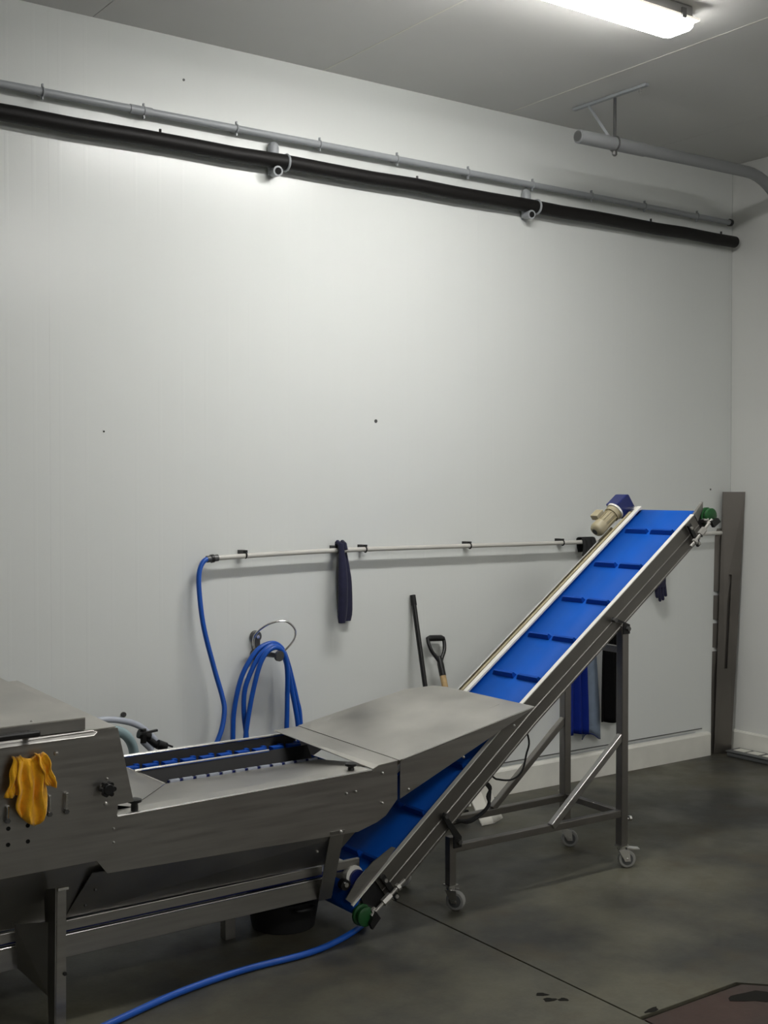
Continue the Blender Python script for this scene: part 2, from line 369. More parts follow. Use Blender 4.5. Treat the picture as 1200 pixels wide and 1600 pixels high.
# ------------------------------------------------------------------ water pipe along the wall
t = thing('water_pipe', 'thin pale steel pipe clipped to the wall at hose height', 'pipe', (-2, -.05, 1.31))
path = smooth_path([(-3.60, -.05, 1.322), (-3.3, -.05, 1.330), (-2.9, -.05, 1.336), (-2.4, -.05, 1.335), (-1.9, -.05, 1.333), (-1.35, -.05, 1.332), (-.8, -.05, 1.343), (-.15, -.05, 1.356)], 3)
obj('tube', B(tube, path, .0115, 12), 'palepipe', t, smooth=True)
for x, z in ((-3.45, 1.332), (-2.95, 1.338), (-2.788, 1.338), (-2.132, 1.336), (-1.475, 1.334), (-.7, 1.346)):
    bm = newbm(); box(bm, x - .012, x + .012, -.05, 0, z + .002, z + .02); torus(bm, (x, -.05, z - .002), (1, 0, 0), .014, .0035, 12, 6)
    obj('pipe_clip', bm, 'black', t)
obj('hose_coupling', B(cyl, (-3.645, -.05, 1.318), (-3.59, -.05, 1.323), .0155, 12), 'greydk', t, smooth=True)
obj('hose_clip', B(cyl, (-3.625, -.05, 1.3195), (-3.612, -.05, 1.321), .019, 12), 'black', t, smooth=True)

hp = smooth_path([(-3.61, -.05, 1.321), (-3.66, -.055, 1.312), (-3.688, -.06, 1.26), (-3.692, -.07, 1.165), (-3.678, -.085, 1.015), (-3.634, -.10, .83), (-3.608, -.12, .715), (-3.605, -.135, .65), (-3.63, -.15, .565), (-3.68, -.16, .48), (-3.78, -.18, .33), (-3.95, -.2, .13), (-4.1, -.25, .03), (-4.4, -.3, .014)], 6)
tag(obj('water_hose', B(tube, hp, .0115, 10), 'hose', smooth=True), 'single blue hose hanging in an S curve from the pipe end', 'hose')

# hook with coiled hose
t = thing('hose_hook', 'steel wire loop hook with round wall plates holding the blue hose', 'hook', (-3.37, -.03, .88))
for z in (.952, .868):
    obj('wall_plate', B(cyl, (-3.375, -.022, z), (-3.375, -.001, z), .027, 18), 'greydk', t, smooth=True, bevel=.003)
    obj('bolt', B(cyl, (-3.375, -.034, z), (-3.375, -.02, z), .009, 6), 'steel_br', t)
obj('arm', B(bar, (-3.375, -.02, .96), (-3.375, -.02, .86), .012, .03), 'greydk', t)
obj('peg', B(cyl, (-3.375, -.02, .882), (-3.345, -.16, .876), .011, 10), 'greydk', t, smooth=True)
obj('peg_disc', B(cyl, (-3.346, -.162, .877), (-3.343, -.176, .876), .024, 16), 'greydk', t, smooth=True)
wl = smooth_path([(-3.395, -.03, .90), (-3.412, -.055, .945), (-3.40, -.08, .985), (-3.36, -.11, 1.018), (-3.305, -.13, 1.030), (-3.27, -.14, 1.016), (-3.245, -.145, .985), (-3.25, -.145, .945), (-3.285, -.14, .905), (-3.33, -.12, .868), (-3.375, -.05, .87)], 5)
obj('wire_loop', B(tube, wl, .0052, 8), 'steel_br', t, smooth=True)
def strand(pts, y): return [(x, y - .02 * max(0, (z - .7)) / .2, z) for x, z in pts]
outer = [(-3.53, .30), (-3.53, .525), (-3.523, .638), (-3.496, .765), (-3.456, .85), (-3.405, .908), (-3.338, .927), (-3.287, .90), (-3.254, .84), (-3.22, .745), (-3.193, .65), (-3.176, .575), (-3.17, .40)]
midl = [(-3.468, .40), (-3.475, .52), (-3.487, .62), (-3.485, .72), (-3.46, .80), (-3.42, .872), (-3.37, .914), (-3.33, .914), (-3.295, .88), (-3.262, .80), (-3.235, .70), (-3.205, .55), (-3.20, .42)]
innr = [(-3.50, .40), (-3.495, .52), (-3.475, .64), (-3.45, .76), (-3.425, .85), (-3.39, .90), (-3.345, .913), (-3.305, .88), (-3.283, .80), (-3.277, .68), (-3.28, .55), (-3.285, .42)]
cp = [(-3.62, -.3, .014), (-3.56, -.2, .03), (-3.54, -.1, .12)] + strand(outer, -.075) + [(-3.22, -.09, .26), (-3.32, -.10, .22), (-3.43, -.10, .28)]
cp += strand(midl, -.10) + [(-3.25, -.12, .32), (-3.36, -.125, .28), (-3.46, -.125, .33)] + strand(innr, -.128) + [(-3.30, -.14, .25), (-3.33, -.16, .1), (-3.42, -.2, .02), (-3.6, -.34, .014)]
tag(obj('coiled_hose', B(tube, smooth_path(cp, 5), .0115, 10), 'hose', smooth=True), 'blue hose looped several times over the wire hook', 'hose')

# navy strap hung over the water pipe
t = thing('navy_strap', 'folded navy blue strap hanging over the wall pipe', 'strap', (-2.91, -.06, .98))
def strap(xc, top, lean, wid, d, yb):
    rings = []
    for k in range(15):
        s = k / 14; z = top - s * (top - .992)
        wd = wid * (.5 + .5 * min(1, s * 2.2)) * (1 if s < .9 else 1 - (s - .9) * 3); dd = d * (.8 + .4 * math.sin(s * 3))
        x = xc + lean * s
        y = yb - .012 * math.sin(math.pi * s)
        rings.append([(x + wd / 2 * math.copysign(abs(math.cos(a)) ** .6, math.cos(a)), y + dd / 2 * math.sin(a), z) for a in [2 * math.pi * q / 14 for q in range(14)]])
    b = newbm(); loft(b, rings); return b
obj('front_fold', strap(-2.952, 1.372, .004, .05, .026, -.085), 'navy', t, smooth=True)
obj('back_fold', strap(-2.905, 1.365, .026, .068, .024, -.022), 'navy', t, smooth=True)
for x in (-2.955, -2.928):
    obj('loop_top', B(tube, [(x + .025, -.022, 1.33), (x + .02, -.024, 1.355), (x + .01, -.04, 1.372), (x, -.06, 1.376), (x, -.078, 1.368), (x, -.088, 1.34)], .011, 8), 'navy', t, smooth=True)

# ------------------------------------------------------------------ broom handle and shovel against the wall
t = thing('floor_squeegee', 'tall thin black pole leaning on the wall beside the shovel', 'broom', (-2.5, -.3, 0))
obj('handle', B(cyl, (-2.476, -.022, 1.075), (-2.505, -.30, .05), .0125, 12), 'black', t, smooth=True)
obj('grip_cap', B(cyl, (-2.4755, -.017, 1.095), (-2.477, -.031, 1.045), .0145, 12), 'blackrub', t, smooth=True)
bm = newbm(); box(bm, -2.66, -2.36, -.325, -.29, .02, .06); obj('head', bm, 'blackrub', t, bevel=.006)
obj('blade', B(box, -2.665, -2.355, -.312, -.302, 0, .025), 'black', t)

t = thing('scoop_shovel', 'shovel with black D grip, wooden shaft and white scoop against the wall', 'shovel', (-2.34, -.4, 0))
top = Vector((-2.345, -.035, .875)); bot = Vector((-2.385, -.30, .23))
ax = (top - bot).normalized(); sx_ = Vector((1, 0, 0)); sx_ = (sx_ - ax * sx_.dot(ax)).normalized()
D = lambda s, l: top + sx_ * s - ax * l
obj('shaft', B(cyl, D(0, .17), bot, .016, 12), 'wood', t, smooth=True)
obj('socket', B(tube, [D(0, .10), D(0, .14), D(0, .2)], [.012, .017, .017], 12), 'black', t, smooth=True)
obj('grip_bar', B(tube, [D(-.05, .008), D(-.035, .004), D(.035, .004), D(.05, .008)], [.012, .016, .016, .012], 12), 'black', t, smooth=True)
for s in (-1, 1):
    obj('grip_arm', B(tube, smooth_path([D(s * .048, .0), D(s * .05, .03), D(s * .04, .07), D(s * .015, .11), D(0, .14)], 4), .0095, 10), 'black', t, smooth=True)
bm = newbm()
def blade(s, q):
    # s across -1..1, q down 0..1
    wd = .065 + .045 * min(1, q * 2.2); x = -2.395 + .035 * q + s * wd
    y = -.27 - .15 * q - .0; z = .285 * (1 - q) ** 1.1
    rise = max(0, abs(s) - .72) / .28
    return (x, y - .035 * rise * (1 - .2 * q), z + .028 * rise * (.4 + .6 * q) + .003)
grid(bm, 14, 8, blade); obj('scoop', bm, 'white', t, smooth=True, solid=.005)
obj('scoop_socket', B(tube, [(-2.383, -.292, .27), (-2.388, -.325, .17), (-2.39, -.365, .09)], [.021, .017, .006], 10), 'white', t, smooth=True)

# ------------------------------------------------------------------ cloths on the wall behind the conveyor
def cloth(name, x0, x1, z0, z1, folds, amp, y, m, label, cat, taper=0, hem=0, thick=.006, ph=0):
    bm = newbm()
    def f(u, v):
        z = z0 + (z1 - z0) * v; nar = 1 - taper * v ** 1.5; xc = (x0 + x1) / 2
        x = xc + (x0 + (x1 - x0) * u - xc) * nar
        return (x, y - amp * (.5 + .5 * math.sin(2 * math.pi * folds * u + ph + v)) - .01 * (1 - v), z + hem * (math.sin(5 * u + ph) * (1 - v)))
    grid(bm, 30, 24, f)
    o = obj(name, bm, m, None, smooth=True, solid=thick)
    xc = (x0 + x1) / 2
    obj('hanging_loop', B(tube, [(xc - .02, y - .012, z1 - .005), (xc, y - .006, z1 + .045), (xc + .02, y - .012, z1 - .005)], .003, 6), m, o)
    obj('wall_hook', B(tube, [(xc, -.001, z1 + .03), (xc, y - .01, z1 + .035), (xc, y - .02, z1 + .055)], .005, 8), 'greydk', o)
    return tag(o, label, cat)
cloth('blue_apron', -1.455, -1.312, .275, 1.0, 2.2, .03, -.055, 'blueapron', 'blue apron hanging on the wall behind the conveyor legs', 'apron', taper=.45, hem=.006)
o = cloth('grey_towel', -1.315, -1.165, .24, 1.0, 1.2, .016, -.025, 'greycloth', 'thin grey cloth with a navy hem between the blue and black aprons', 'towel', taper=.75, hem=-.02, thick=.003, ph=-3.43)
bm = newbm(); tube(bm, [(-1.315 + .15 * u, -.034 - .016 * (.5 + .5 * math.sin(2 * math.pi * 1.2 * u - 3.43)), .239 - .02 * math.sin(5 * u - 3.43)) for u in [i / 14 for i in range(15)]], .004, 6)
obj('hem', bm, 'navyblue', o)
cloth('black_apron', -1.20, -1.02, .315, 1.0, 1.7, .028, -.045, 'blackapron', 'black apron hanging on the wall, seen between the conveyor legs', 'apron', taper=.5, hem=.008, ph=2)

t = thing('rubber_glove', 'dark navy work glove hanging fingers down below the conveyor head', 'glove', (-.69, -.05, .98))
bm = newbm()
rings = []
for z, wd, d in ((1.305, .075, .03), (1.26, .085, .034), (1.2, .08, .036), (1.13, .085, .036), (1.08, .088, .034), (1.05, .086, .03)):
    rings.append([(-.69 + wd / 2 * math.copysign(abs(math.cos(a)) ** .7, math.cos(a)), -.05 + d / 2 * math.sin(a), z) for a in [2 * math.pi * q / 16 for q in range(16)]])
loft(bm, rings); obj('palm', bm, 'navy', t, smooth=True)
obj('hanging_loop', B(tube, [(-.69, -.062, 1.295), (-.69, -.072, 1.33), (-.69, -.068, 1.36), (-.69, -.05, 1.368), (-.69, -.032, 1.36), (-.69, -.028, 1.33), (-.69, -.038, 1.295)], .003, 6), 'navy', t)
for dx, ln in ((-.033, .05), (-.011, .072), (.011, .066), (.031, .045)):
    obj('finger', B(tube, [(-.69 + dx, -.05, 1.07), (-.69 + dx * 1.1, -.054, 1.05 - ln * .5), (-.69 + dx * 1.15, -.06, 1.045 - ln), (-.69 + dx * 1.15, -.062, 1.04 - ln)], [.012, .0115, .009, .004], 10), 'navy', t, smooth=True)
obj('thumb', B(tube, [(-.725, -.052, 1.13), (-.742, -.06, 1.09), (-.748, -.066, 1.05), (-.748, -.067, 1.044)], [.014, .013, .01, .004], 10), 'navy', t, smooth=True)

bm = newbm()
grid(bm, 16, 18, lambda u, v: (-1.345 + .10 * u + .01 * math.sin(7 * v), -.05 - (.017 + .012 * abs(math.sin(3 * math.pi * u))) * math.cos(math.pi * (1.25 * v - .12)), 1.335 + .022 * math.sin(math.pi * min(1, max(0, 1.25 * v - .12))) - (.095 * (max(0, .35 - v) / .35) * (.8 + .25 * math.sin(5 * u)) if v < .35 else .06 * max(0, v - .75) / .25)))
tag(obj('black_rag', bm, 'blackrub', None, smooth=True, solid=.006), 'small black rag draped over the wall pipe behind the conveyor motor', 'cloth')

# ------------------------------------------------------------------ steel sheets in the corner, low grey box
def sheet_frame(b0, b1, t0, t1):
    b0, b1, t0, t1 = map(Vector, (b0, b1, t0, t1))
    return lambda s, q: (b0 + (b1 - b0) * s) * (1 - q) + (t0 + (t1 - t0) * s) * q
F1 = sheet_frame((-.178, -.012, .002), (-.062, -.062, .002), (-.118, -.030, 1.605), (-.006, -.112, 1.605))
nrm = (F1(1, 0) - F1(0, 0)).cross(F1(0, 1) - F1(0, 0)).normalized() * .005
bm = newbm()
o_ = [(.10, 0), (1, 0), (1, 1), (.02, 1)]; i_ = [(.44, .325), (.58, .325), (.58, .685), (.44, .685)]
for off in (Vector((0, 0, 0)), nrm):
    a = [bm.verts.new(F1(*p) + off) for p in o_]; b = [bm.verts.new(F1(*p) + off) for p in i_]
    for k in range(4): bm.faces.new((a[k], a[(k + 1) % 4], b[(k + 1) % 4], b[k]))
    if off.length == 0: a0, b0 = a, b
for k in range(4):
    bm.faces.new((a0[k], a0[(k + 1) % 4], a[(k + 1) % 4], a[k])); bm.faces.new((b0[k], b0[(k + 1) % 4], b[(k + 1) % 4], b[k]))
tag(obj('steel_sheet', bm, 'plategrey'), 'tall narrow steel sheet with a long slot, leaning in the wall corner', 'metal sheet')
F2 = lambda s, q: F1(s, q) - nrm * 2.4
nt_ = lambda q: [(-.32, q - .008), (.10, q - .007), (.10, q + .007), (-.32, q + .008)]
pts = [(-.10, 0), (.8, 0), (.8, .86), (-.10, .86), (-.30, .80)]
for q in (.612, .505, .398): pts += nt_(q)[::-1]
pts += [(-.32, .09), (-.10, .06)]
tag(obj('steel_sheet', B(prism, [F2(*p) for p in pts], -nrm), 'plategrey'), 'shorter steel sheet with edge notches behind the slotted one in the corner', 'metal sheet')

t = thing('low_grey_box', 'low grey plastic box with two white labels on the floor at the right wall', 'box', (-.085, -.22, 0))
obj('tray', B(box, -.15, -.025, -.48, -.10, 0.0005, .026), 'boxgrey', t, bevel=.006)
obj('lid', B(box, -.155, -.023, -.485, -.095, .0262, .036), 'boxgrey', t, bevel=.004)
for y in (-.165, -.265, -.375): obj('label', B(box, -.115, -.045, y - .04, y + .04, .0362, .038), 'white', t)

# ------------------------------------------------------------------ inclined conveyor
TH = R(36); CU, SU = math.cos(TH), math.sin(TH); OX, OZ = -2.857, .766
def cv(u, y, w_):
    ww = w_ + .04 * min(u, 0)
    return Vector((OX + u * CU - ww * SU, y, OZ + u * SU + ww * CU))
def usteps(a, b, n=10): return sorted(set([a, b] + [x for x in [a + (b - a) * i / n for i in range(n + 1)]] + ([0.0] if a < 0 < b else [])))
conv = thing('inclined_conveyor', 'inclined blue belt conveyor on a wheeled steel frame', 'conveyor', (-2.7, -1.07, 0))
YN, YFAR = -1.26, -.89
# near side plate: folded section with a raised crease and an outward bottom lip
def sec_loft(prof, a, b): 
    bm = newbm(); loft(bm, [[cv(u, y, ww) for y, ww in prof] for u in usteps(a, b)]); return bm
near = [(YN, 0), (YN, -.054), (YN - .0022, -.057), (YN - .0022, -.059), (YN, -.062), (YN, -.103), (YN - .003, -.106), (YN - .003, -.108), (YN + .004, -.108), (YN + .004, 0)]
np_ = obj('side_plate', sec_loft(near, -.93, 1.27), 'sideplate', conv)
obj('wear_strip', sec_loft([(YN - .002, .0005), (YN - .002, .0045), (YN + .018, .0045), (YN + .018, .0005)], -.93, 1.27), 'strip', np_)
obj('side_plate_lip', sec_loft([(YN - .003, -.108), (YN - .003, -.112), (YN + .03, -.112), (YN + .03, -.108)], -.90, 1.24), 'sideplate', np_)
far = [(YFAR, .004), (YFAR, -.108), (YFAR + .004, -.108), (YFAR + .004, .004)]
fp_ = obj('side_plate', sec_loft(far, -.93, 1.32), 'steel_dk', conv)
obj('wear_strip', sec_loft([(YFAR - .022, -.002), (YFAR - .022, .006), (YFAR + .003, .006), (YFAR + .003, -.002)], -.93, 1.32), 'strip', fp_)
obj('outer_rail', sec_loft([(YFAR + .012, -.04), (YFAR + .012, .004), (YFAR + .026, .004), (YFAR + .026, -.04)], -.9, 1.28), 'motor', fp_)
obj('cable_rail', sec_loft([(YFAR + .034, -.03), (YFAR + .034, .008), (YFAR + .042, .008), (YFAR + .042, -.03)], -.6, 1.15), 'steel_br', fp_)
for u in (-.5, 0, .5, 1.0):
    obj('rail_spacer', B(prism, [cv(u, YFAR + .003, -.03), cv(u + .02, YFAR + .003, -.03), cv(u + .02, YFAR + .003, -.012), cv(u, YFAR + .003, -.012)], (0, .034, 0)), 'black', fp_)
# belt loop
BT = -.016; BR = .042; UH, UT = 1.305, -1.01
bm = newbm(); prof = []
for u in usteps(UT, UH, 10): prof.append((u, BT))
for k in range(1, 12): a = math.pi * k / 12; prof.append((UH + BR * math.sin(a), BT - BR + BR * math.cos(a)))
for u in reversed(usteps(UT, UH, 10)): prof.append((u, BT - 2 * BR))
for k in range(1, 12): a = math.pi * k / 12; prof.append((UT - BR * math.sin(a), BT - BR - BR * math.cos(a)))
y0, y1 = YN + .016, YFAR - .006
A = [bm.verts.new(cv(u, y0, q)) for u, q in prof]; Bv = [bm.verts.new(cv(u, y1, q)) for u, q in prof]
for i in range(len(prof)): j = (i + 1) % len(prof); bm.faces.new((A[i], A[j], Bv[j], Bv[i]))
belt = obj('belt', bm, 'blue_belt', conv, smooth=True, solid=.004)
obj('belt_edge', sec_loft([(y1 - .012, BT + .002), (y1 - .012, BT + .007), (y1 - .004, BT + .007), (y1 - .004, BT + .002)], -1.0, 1.27), 'blue_belt', belt)
for k in range(-4, 5):
    u = .148 + .25 * k
    for a, b in ((-1.222, -1.098), (-1.068, -.945)):
        bm = newbm()
        sec = lambda y: [cv(u - .012, y, BT + .001), cv(u + .012, y, BT + .001), cv(u + .004, y, BT + .024), cv(u - .006, y, BT + .024)]
        loft(bm, [sec(a), sec(a + .01), sec(b - .01), [cv(u - .012, b + .012, BT + .001), cv(u + .012, b + .012, BT + .001), cv(u + .004, b, BT + .02), cv(u - .006, b, BT + .02)]])
        obj('cleat', bm, 'blue_cleat', belt)
# rollers
for u, rr in ((UH, .036), (UT, .036)):
    c = obj('end_roller', B(cyl, cv(u, y0 + .005, BT - BR), cv(u, y1 - .005, BT - BR), rr, 18), 'steel_dk', conv, smooth=True)
    obj('axle', B(cyl, cv(u, YN - .03, BT - BR), cv(u, YFAR + .02, BT - BR), .012, 12), 'steel_br', c, smooth=True)
    s = 1 if u > 0 else -1
    for ya, yb_, r2 in ((YN - .004, YN + .014, .040), (YN - .030, YN - .010, .036)):
        gw = obj('green_wheel', B(tube, [cv(u + .035 * s, ya, BT - BR), cv(u + .035 * s, ya + .004, BT - BR), cv(u + .035 * s, yb_ - .004, BT - BR), cv(u + .035 * s, yb_, BT - BR)], [r2 - .008, r2, r2, r2 - .008], 18), 'green', c, smooth=True)
    obj('wheel_rim', B(cyl, cv(u + .035 * s, YN - .0095, BT - BR), cv(u + .035 * s, YN - .0045, BT - BR), .031, 16), 'black', c, smooth=True)
    obj('end_filler', B(prism, [cv(u - .09 * s, YN + .008, .0 - .012), cv(u + .0 * s, YN + .008, -.012), cv(u + .02 * s, YN + .008, -.10), cv(u - .12 * s, YN + .008, -.104)], (0, .005, 0)), 'blackrub', conv)
    # tensioner: slotted bracket, threaded rod, nut
    br_ = obj('tension_bracket', B(prism, [cv(u - s * .115, YN - .012, .0), cv(u - s * .095, YN - .012, .0), cv(u - s * .095, YN - .012, -.118), cv(u - s * .115, YN - .012, -.118)], (0, -.012, 0)), 'black', conv)
    obj('threaded_rod', B(cyl, cv(u - s * .165, YN - .033, -.078), cv(u + s * .02, YN - .033, -.066), .007, 10), 'zinc', br_, smooth=True)
    obj('rod_nut', B(cyl, cv(u - s * .085, YN - .033, -.073), cv(u - s * .045, YN - .033, -.070), .015, 6), 'zinc', br_)
    obj('rod_nut', B(cyl, cv(u - s * .122, YN - .033, -.076), cv(u - s * .135, YN - .033, -.077), .014, 6), 'zinc', br_)
    obj('bearing_block', B(prism, [cv(u + .0 * s, YN - .032, -.095), cv(u + .05 * s, YN - .032, -.10), cv(u + .045 * s, YN - .032, -.075), cv(u + .0 * s, YN - .032, -.06)], (0, -.016, 0)), 'black', br_)
    for q in (-.02, -.105): obj('bracket_bolt', B(cyl, cv(u - s * .105, YN - .03, q), cv(u - s * .105, YN - .022, q), .008, 6), 'zinc', br_)
obj('head_guard', B(prism, [cv(1.275, YN, -.04), cv(1.275, YN, .002), cv(1.355, YN, .012), cv(1.335, YN, -.014)], (0, .012, 0)), 'steel_dk', conv)
# tail guard sheet and pan
obj('tail_guard', B(prism, [cv(-1.05, YN + .006, .003), cv(-.85, YN + .006, .010), cv(-.79, YN + .006, .018), cv(-.80, YN + .006, .034), cv(-.90, YN + .006, .056), cv(-.98, YN + .006, .058), cv(-1.06, YN + .006, .040)], (0, .004, 0)), 'steel', conv)
obj('tail_edge_strip', B(bar, cv(-1.055, YN + .004, .002), cv(-.93, YN + .004, .003), .012, .006), 'strip', conv)
# gear motor on the far side
ym = YFAR + .078; wm = .03
c = obj('gear_motor', B(cyl, cv(1.10, ym, wm), cv(1.235, ym, wm), .030, 20), 'motor', conv, smooth=True)
for k in range(10):
    a = R(20 + 36 * k)
    obj('cooling_fin', B(bar, cv(1.14, ym + .031 * math.cos(a), wm + .031 * math.sin(a)), cv(1.215, ym + .031 * math.cos(a), wm + .031 * math.sin(a)), .004, .006), 'motor', c)
obj('fan_cover', B(tube, [cv(1.082, ym, wm), cv(1.088, ym, wm), cv(1.10, ym, wm), cv(1.14, ym, wm)], [.016, .029, .036, .036], 20), 'motor', c, smooth=True)
obj('fan_grille', B(cyl, cv(1.0805, ym, wm), cv(1.083, ym, wm), .0145, 14), 'black', c)
obj('flange', B(cyl, cv(1.24, ym, wm), cv(1.25, ym, wm), .044, 24), 'strip', c, smooth=True)
obj('bell_housing', B(cyl, cv(1.215, ym, wm), cv(1.24, ym, wm), .038, 20), 'motor', c, smooth=True)
obj('terminal_box', B(prism, [cv(1.135, ym - .0, wm + .028), cv(1.185, ym - .0, wm + .028), cv(1.185, ym - .0, wm + .055), cv(1.135, ym - .0, wm + .055)], (0, .045, 0)), 'motor', c, bevel=.003)
obj('gearbox', B(prism, [cv(1.25, ym - .03, -.02), cv(1.345, ym - .03, -.02), cv(1.345, ym - .03, .058), cv(1.33, ym - .03, .066), cv(1.25, ym - .03, .066)], (0, .075, 0)), 'navyblue', c, bevel=.005)
obj('gearbox_shaft', B(cyl, cv(1.30, ym - .03, -.0), cv(1.30, YFAR + .0, -.0), .015, 14), 'steel_br', c, smooth=True)
# frame on casters
LEGN, LEGF = -1.258, -.888
XRn, XRf, XLn = -2.283, -2.262, -3.212
def sq(a, b, s=.038): return B(bar, a, b, s, s)
def caster(x, y, ztop, parent, brake, ang):
    c = obj('caster', B(box, x - .022, x + .022, y - .022, y + .022, ztop - .006, ztop), 'steel_br', parent)
    ca, sa = math.cos(ang), math.sin(ang); off = Vector((ca, sa, 0)) * .022; ax_ = Vector((-sa, ca, 0)); hub = Vector((x, y, .0375)) + off
    obj('swivel', B(cyl, (x, y, ztop - .022), (x, y, ztop - .005), .018, 14), 'steel_br', c, smooth=True)
    for s in (-1, 1):
        o1 = ax_ * (s * .017); d = Vector((ca, sa, 0))
        obj('fork', B(prism, [Vector((x, y, ztop - .018)) - d * .018 + o1, Vector((x, y, ztop - .018)) + d * .03 + o1, hub + d * .012 + o1 - Vector((0, 0, .008)), hub - d * .012 + o1 - Vector((0, 0, .008))], ax_ * (.003 * s)), 'steel_br', c)
    wh = obj('wheel', B(cyl, hub - ax_ * .013, hub + ax_ * .013, .0375, 24), 'caster', c, smooth=True, bevel=.004)
    obj('wheel_hub', B(cyl, hub - ax_ * .0145, hub + ax_ * .0145, .025, 20), 'boxgrey', c, smooth=True)
    obj('axle_bolt', B(cyl, hub - ax_ * .024, hub + ax_ * .024, .007, 8), 'steel_br', c)
    if brake:
        d = Vector((ca, sa, 0)); p = Vector((x, y, ztop - .012)) + d * .02
        obj('brake_pedal', B(bar, p, p + d * .055 - Vector((0, 0, .006)), .034, .005, side=ax_), 'steel_br', c)
ZC = .098
obj('leg', sq((XRn, LEGN, ZC), (XRn, LEGN, 1.045)), 'steel_bar', conv, bevel=.003)
obj('leg', sq((XRf, LEGF, ZC), (XRf, LEGF, 1.045)), 'steel_bar', conv, bevel=.003)
obj('leg', sq((XLn, LEGN + .02, ZC), (XLn, LEGN + .02, .285), .032), 'steel_bar', conv, bevel=.003)
obj('leg', sq((XLn, LEGF, ZC), (XLn, LEGF, .285), .032), 'steel_bar', conv, bevel=.003)
obj('frame_rail', sq((XRn, LEGN, .237), (XLn, LEGN + .02, .237), .03), 'steel_bar', conv, bevel=.003)
obj('frame_rail', sq((XRf, LEGF, .226), (XLn, LEGF, .226), .03), 'steel_bar', conv, bevel=.003)
obj('brace', sq((-2.70, LEGN - .002, .245), (XRn, LEGN - .002, .578), .028), 'steel', conv, bevel=.003)
obj('brace', sq((-2.70, LEGF, .24), (XRf, LEGF, .59), .028), 'steel_bar', conv, bevel=.003)
obj('cross_rail', sq((XRn, LEGN, .232), (XRf, LEGF, .232), .028), 'steel_bar', conv, bevel=.003)
obj('cross_rail', sq((XRn, LEGN, .94), (XRf, LEGF, .94), .028), 'steel_bar', conv, bevel=.003)
obj('cross_rail', sq((XLn, LEGN + .02, .2), (XLn, LEGF, .2), .028), 'steel_bar', conv, bevel=.003)
caster(XRn, LEGN, ZC, conv, True, R(-30)); caster(XRf, LEGF, ZC, conv, False, R(-40)); caster(XLn, LEGN + .02, ZC, conv, False, R(-60)); caster(XLn, LEGF, ZC, conv, False, R(-60))
obj('stud', B(cyl, (XRn + .018, LEGN, .205), (XRn + .05, LEGN, .205), .006, 8), 'steel_br', conv)
obj('stud_nut', B(cyl, (XRn + .042, LEGN, .205), (XRn + .054, LEGN, .205), .012, 6), 'steel_br', conv)
def pivot(x, z0, u):
    c = obj('pivot_strap', B(prism, [cv(u - .03, YN - .016, -.036), cv(u - .012, YN - .016, -.03), (x + .02, YN - .016, z0 + .005), (x + .02, YN - .016, z0 - .035), (x - .018, YN - .016, z0 - .035), (x - .018, YN - .016, z0 + .012)], (0, -.006, 0)), 'black', conv)
    obj('pivot_bolt', B(cyl, cv(u - .016, YN - .034, -.042), cv(u - .016, YN - .012, -.042), .011, 6), 'greydk', c)
    obj('strap_bolt', B(cyl, (x + .005, YN - .034, z0 - .012), (x + .005, YN - .02, z0 - .012), .010, 6), 'greydk', c)
pivot(XRn, 1.045, .60); pivot(XLn, .285, -.545)
obj('power_cable', B(tube, smooth_path([cv(.12, YFAR - .1, -.112), (-2.592, -1.0, .562), (-2.603, -1.0, .48), (-2.628, -1.0, .414), (-2.683, -1.0, .386), (-2.756, -1.0, .396), (-2.80, -1.0, .42), cv(-.20, -1.02, -.112)], 6), .0042, 8), 'blackrub', conv, smooth=True)
for k in range(3):
    obj('cable_loop', B(tube, smooth_path([cv(-.27 - .015 * k, -1.03 - .01 * k, -.112), (-2.87 + .006 * k, -1.05, .40), (-2.852 - .006 * k, -1.05, .35), (-2.872, -1.05 - .008 * k, .30 + .006 * k), (-2.956, -1.05, .268 - .005 * k), (-3.04, -1.05, .276 + .004 * k), (-3.107, -1.05, .306), cv(-.50, -1.05, -.112)], 6), .0062, 8), 'blackrub', conv, smooth=True)

# ------------------------------------------------------------------ feed hopper machine
fd = thing('hopper_feeder', 'long stainless steel hopper feeder with a housing, belt trough and cover plate', 'machine', (-4.4, -1.0, 0))
YA, YB = -1.35, -.66          # near and far sides of the trough
P2 = lambda pts, y: [(x, y, z) for x, z in pts]
def plate(name, pts, y, m, parent, th=.003, **k): return obj(name, B(prism, P2(pts, y), (0, th, 0)), m, parent, **k)
def bolt(x, y, z, parent, r=.006, m='steel_br'):
    obj('bolt', B(tube, [(x, y + .002, z), (x, y - .002, z), (x, y - .0045, z), (x, y - .006, z)], [r, r, r * .8, r * .3], 10), 'zinc' if m == 'steel_br' else m, parent, smooth=True)
# housing at the left
hf = plate('housing_front', [(-5.7, .875), (-4.745, .888), (-4.636, .890), (-4.584, .650), (-4.637, .648), (-4.643, .54), (-4.651, .484), (-5.7, .478)], YA, 'steel', fd)
obj('housing_side', B(prism, [(-4.64, YA + .004, .889), (-4.64, -.45, .918), (-4.64, -.45, .55), (-4.64, YA + .004, .50)], (-.003, 0, 0)), 'steel', fd)
obj('housing_back', B(box, -5.7, -4.645, -.453, -.45, .42, .915), 'steel', fd)
obj('housing_top', B(prism, [(-5.7, YA + .004, .880), (-4.641, YA + .004, .891), (-4.641, -.45, .919), (-5.7, -.45, .908)], (0, 0, .003)), 'steel_lit_top', fd)
obj('top_flange', B(prism, [(-5.7, YA, .886), (-4.72, YA, .892), (-4.705, YA, .886), (-4.72, YA - .013, .879), (-5.7, YA - .013, .871)], (0, -.002, -.002)), 'steel', fd)
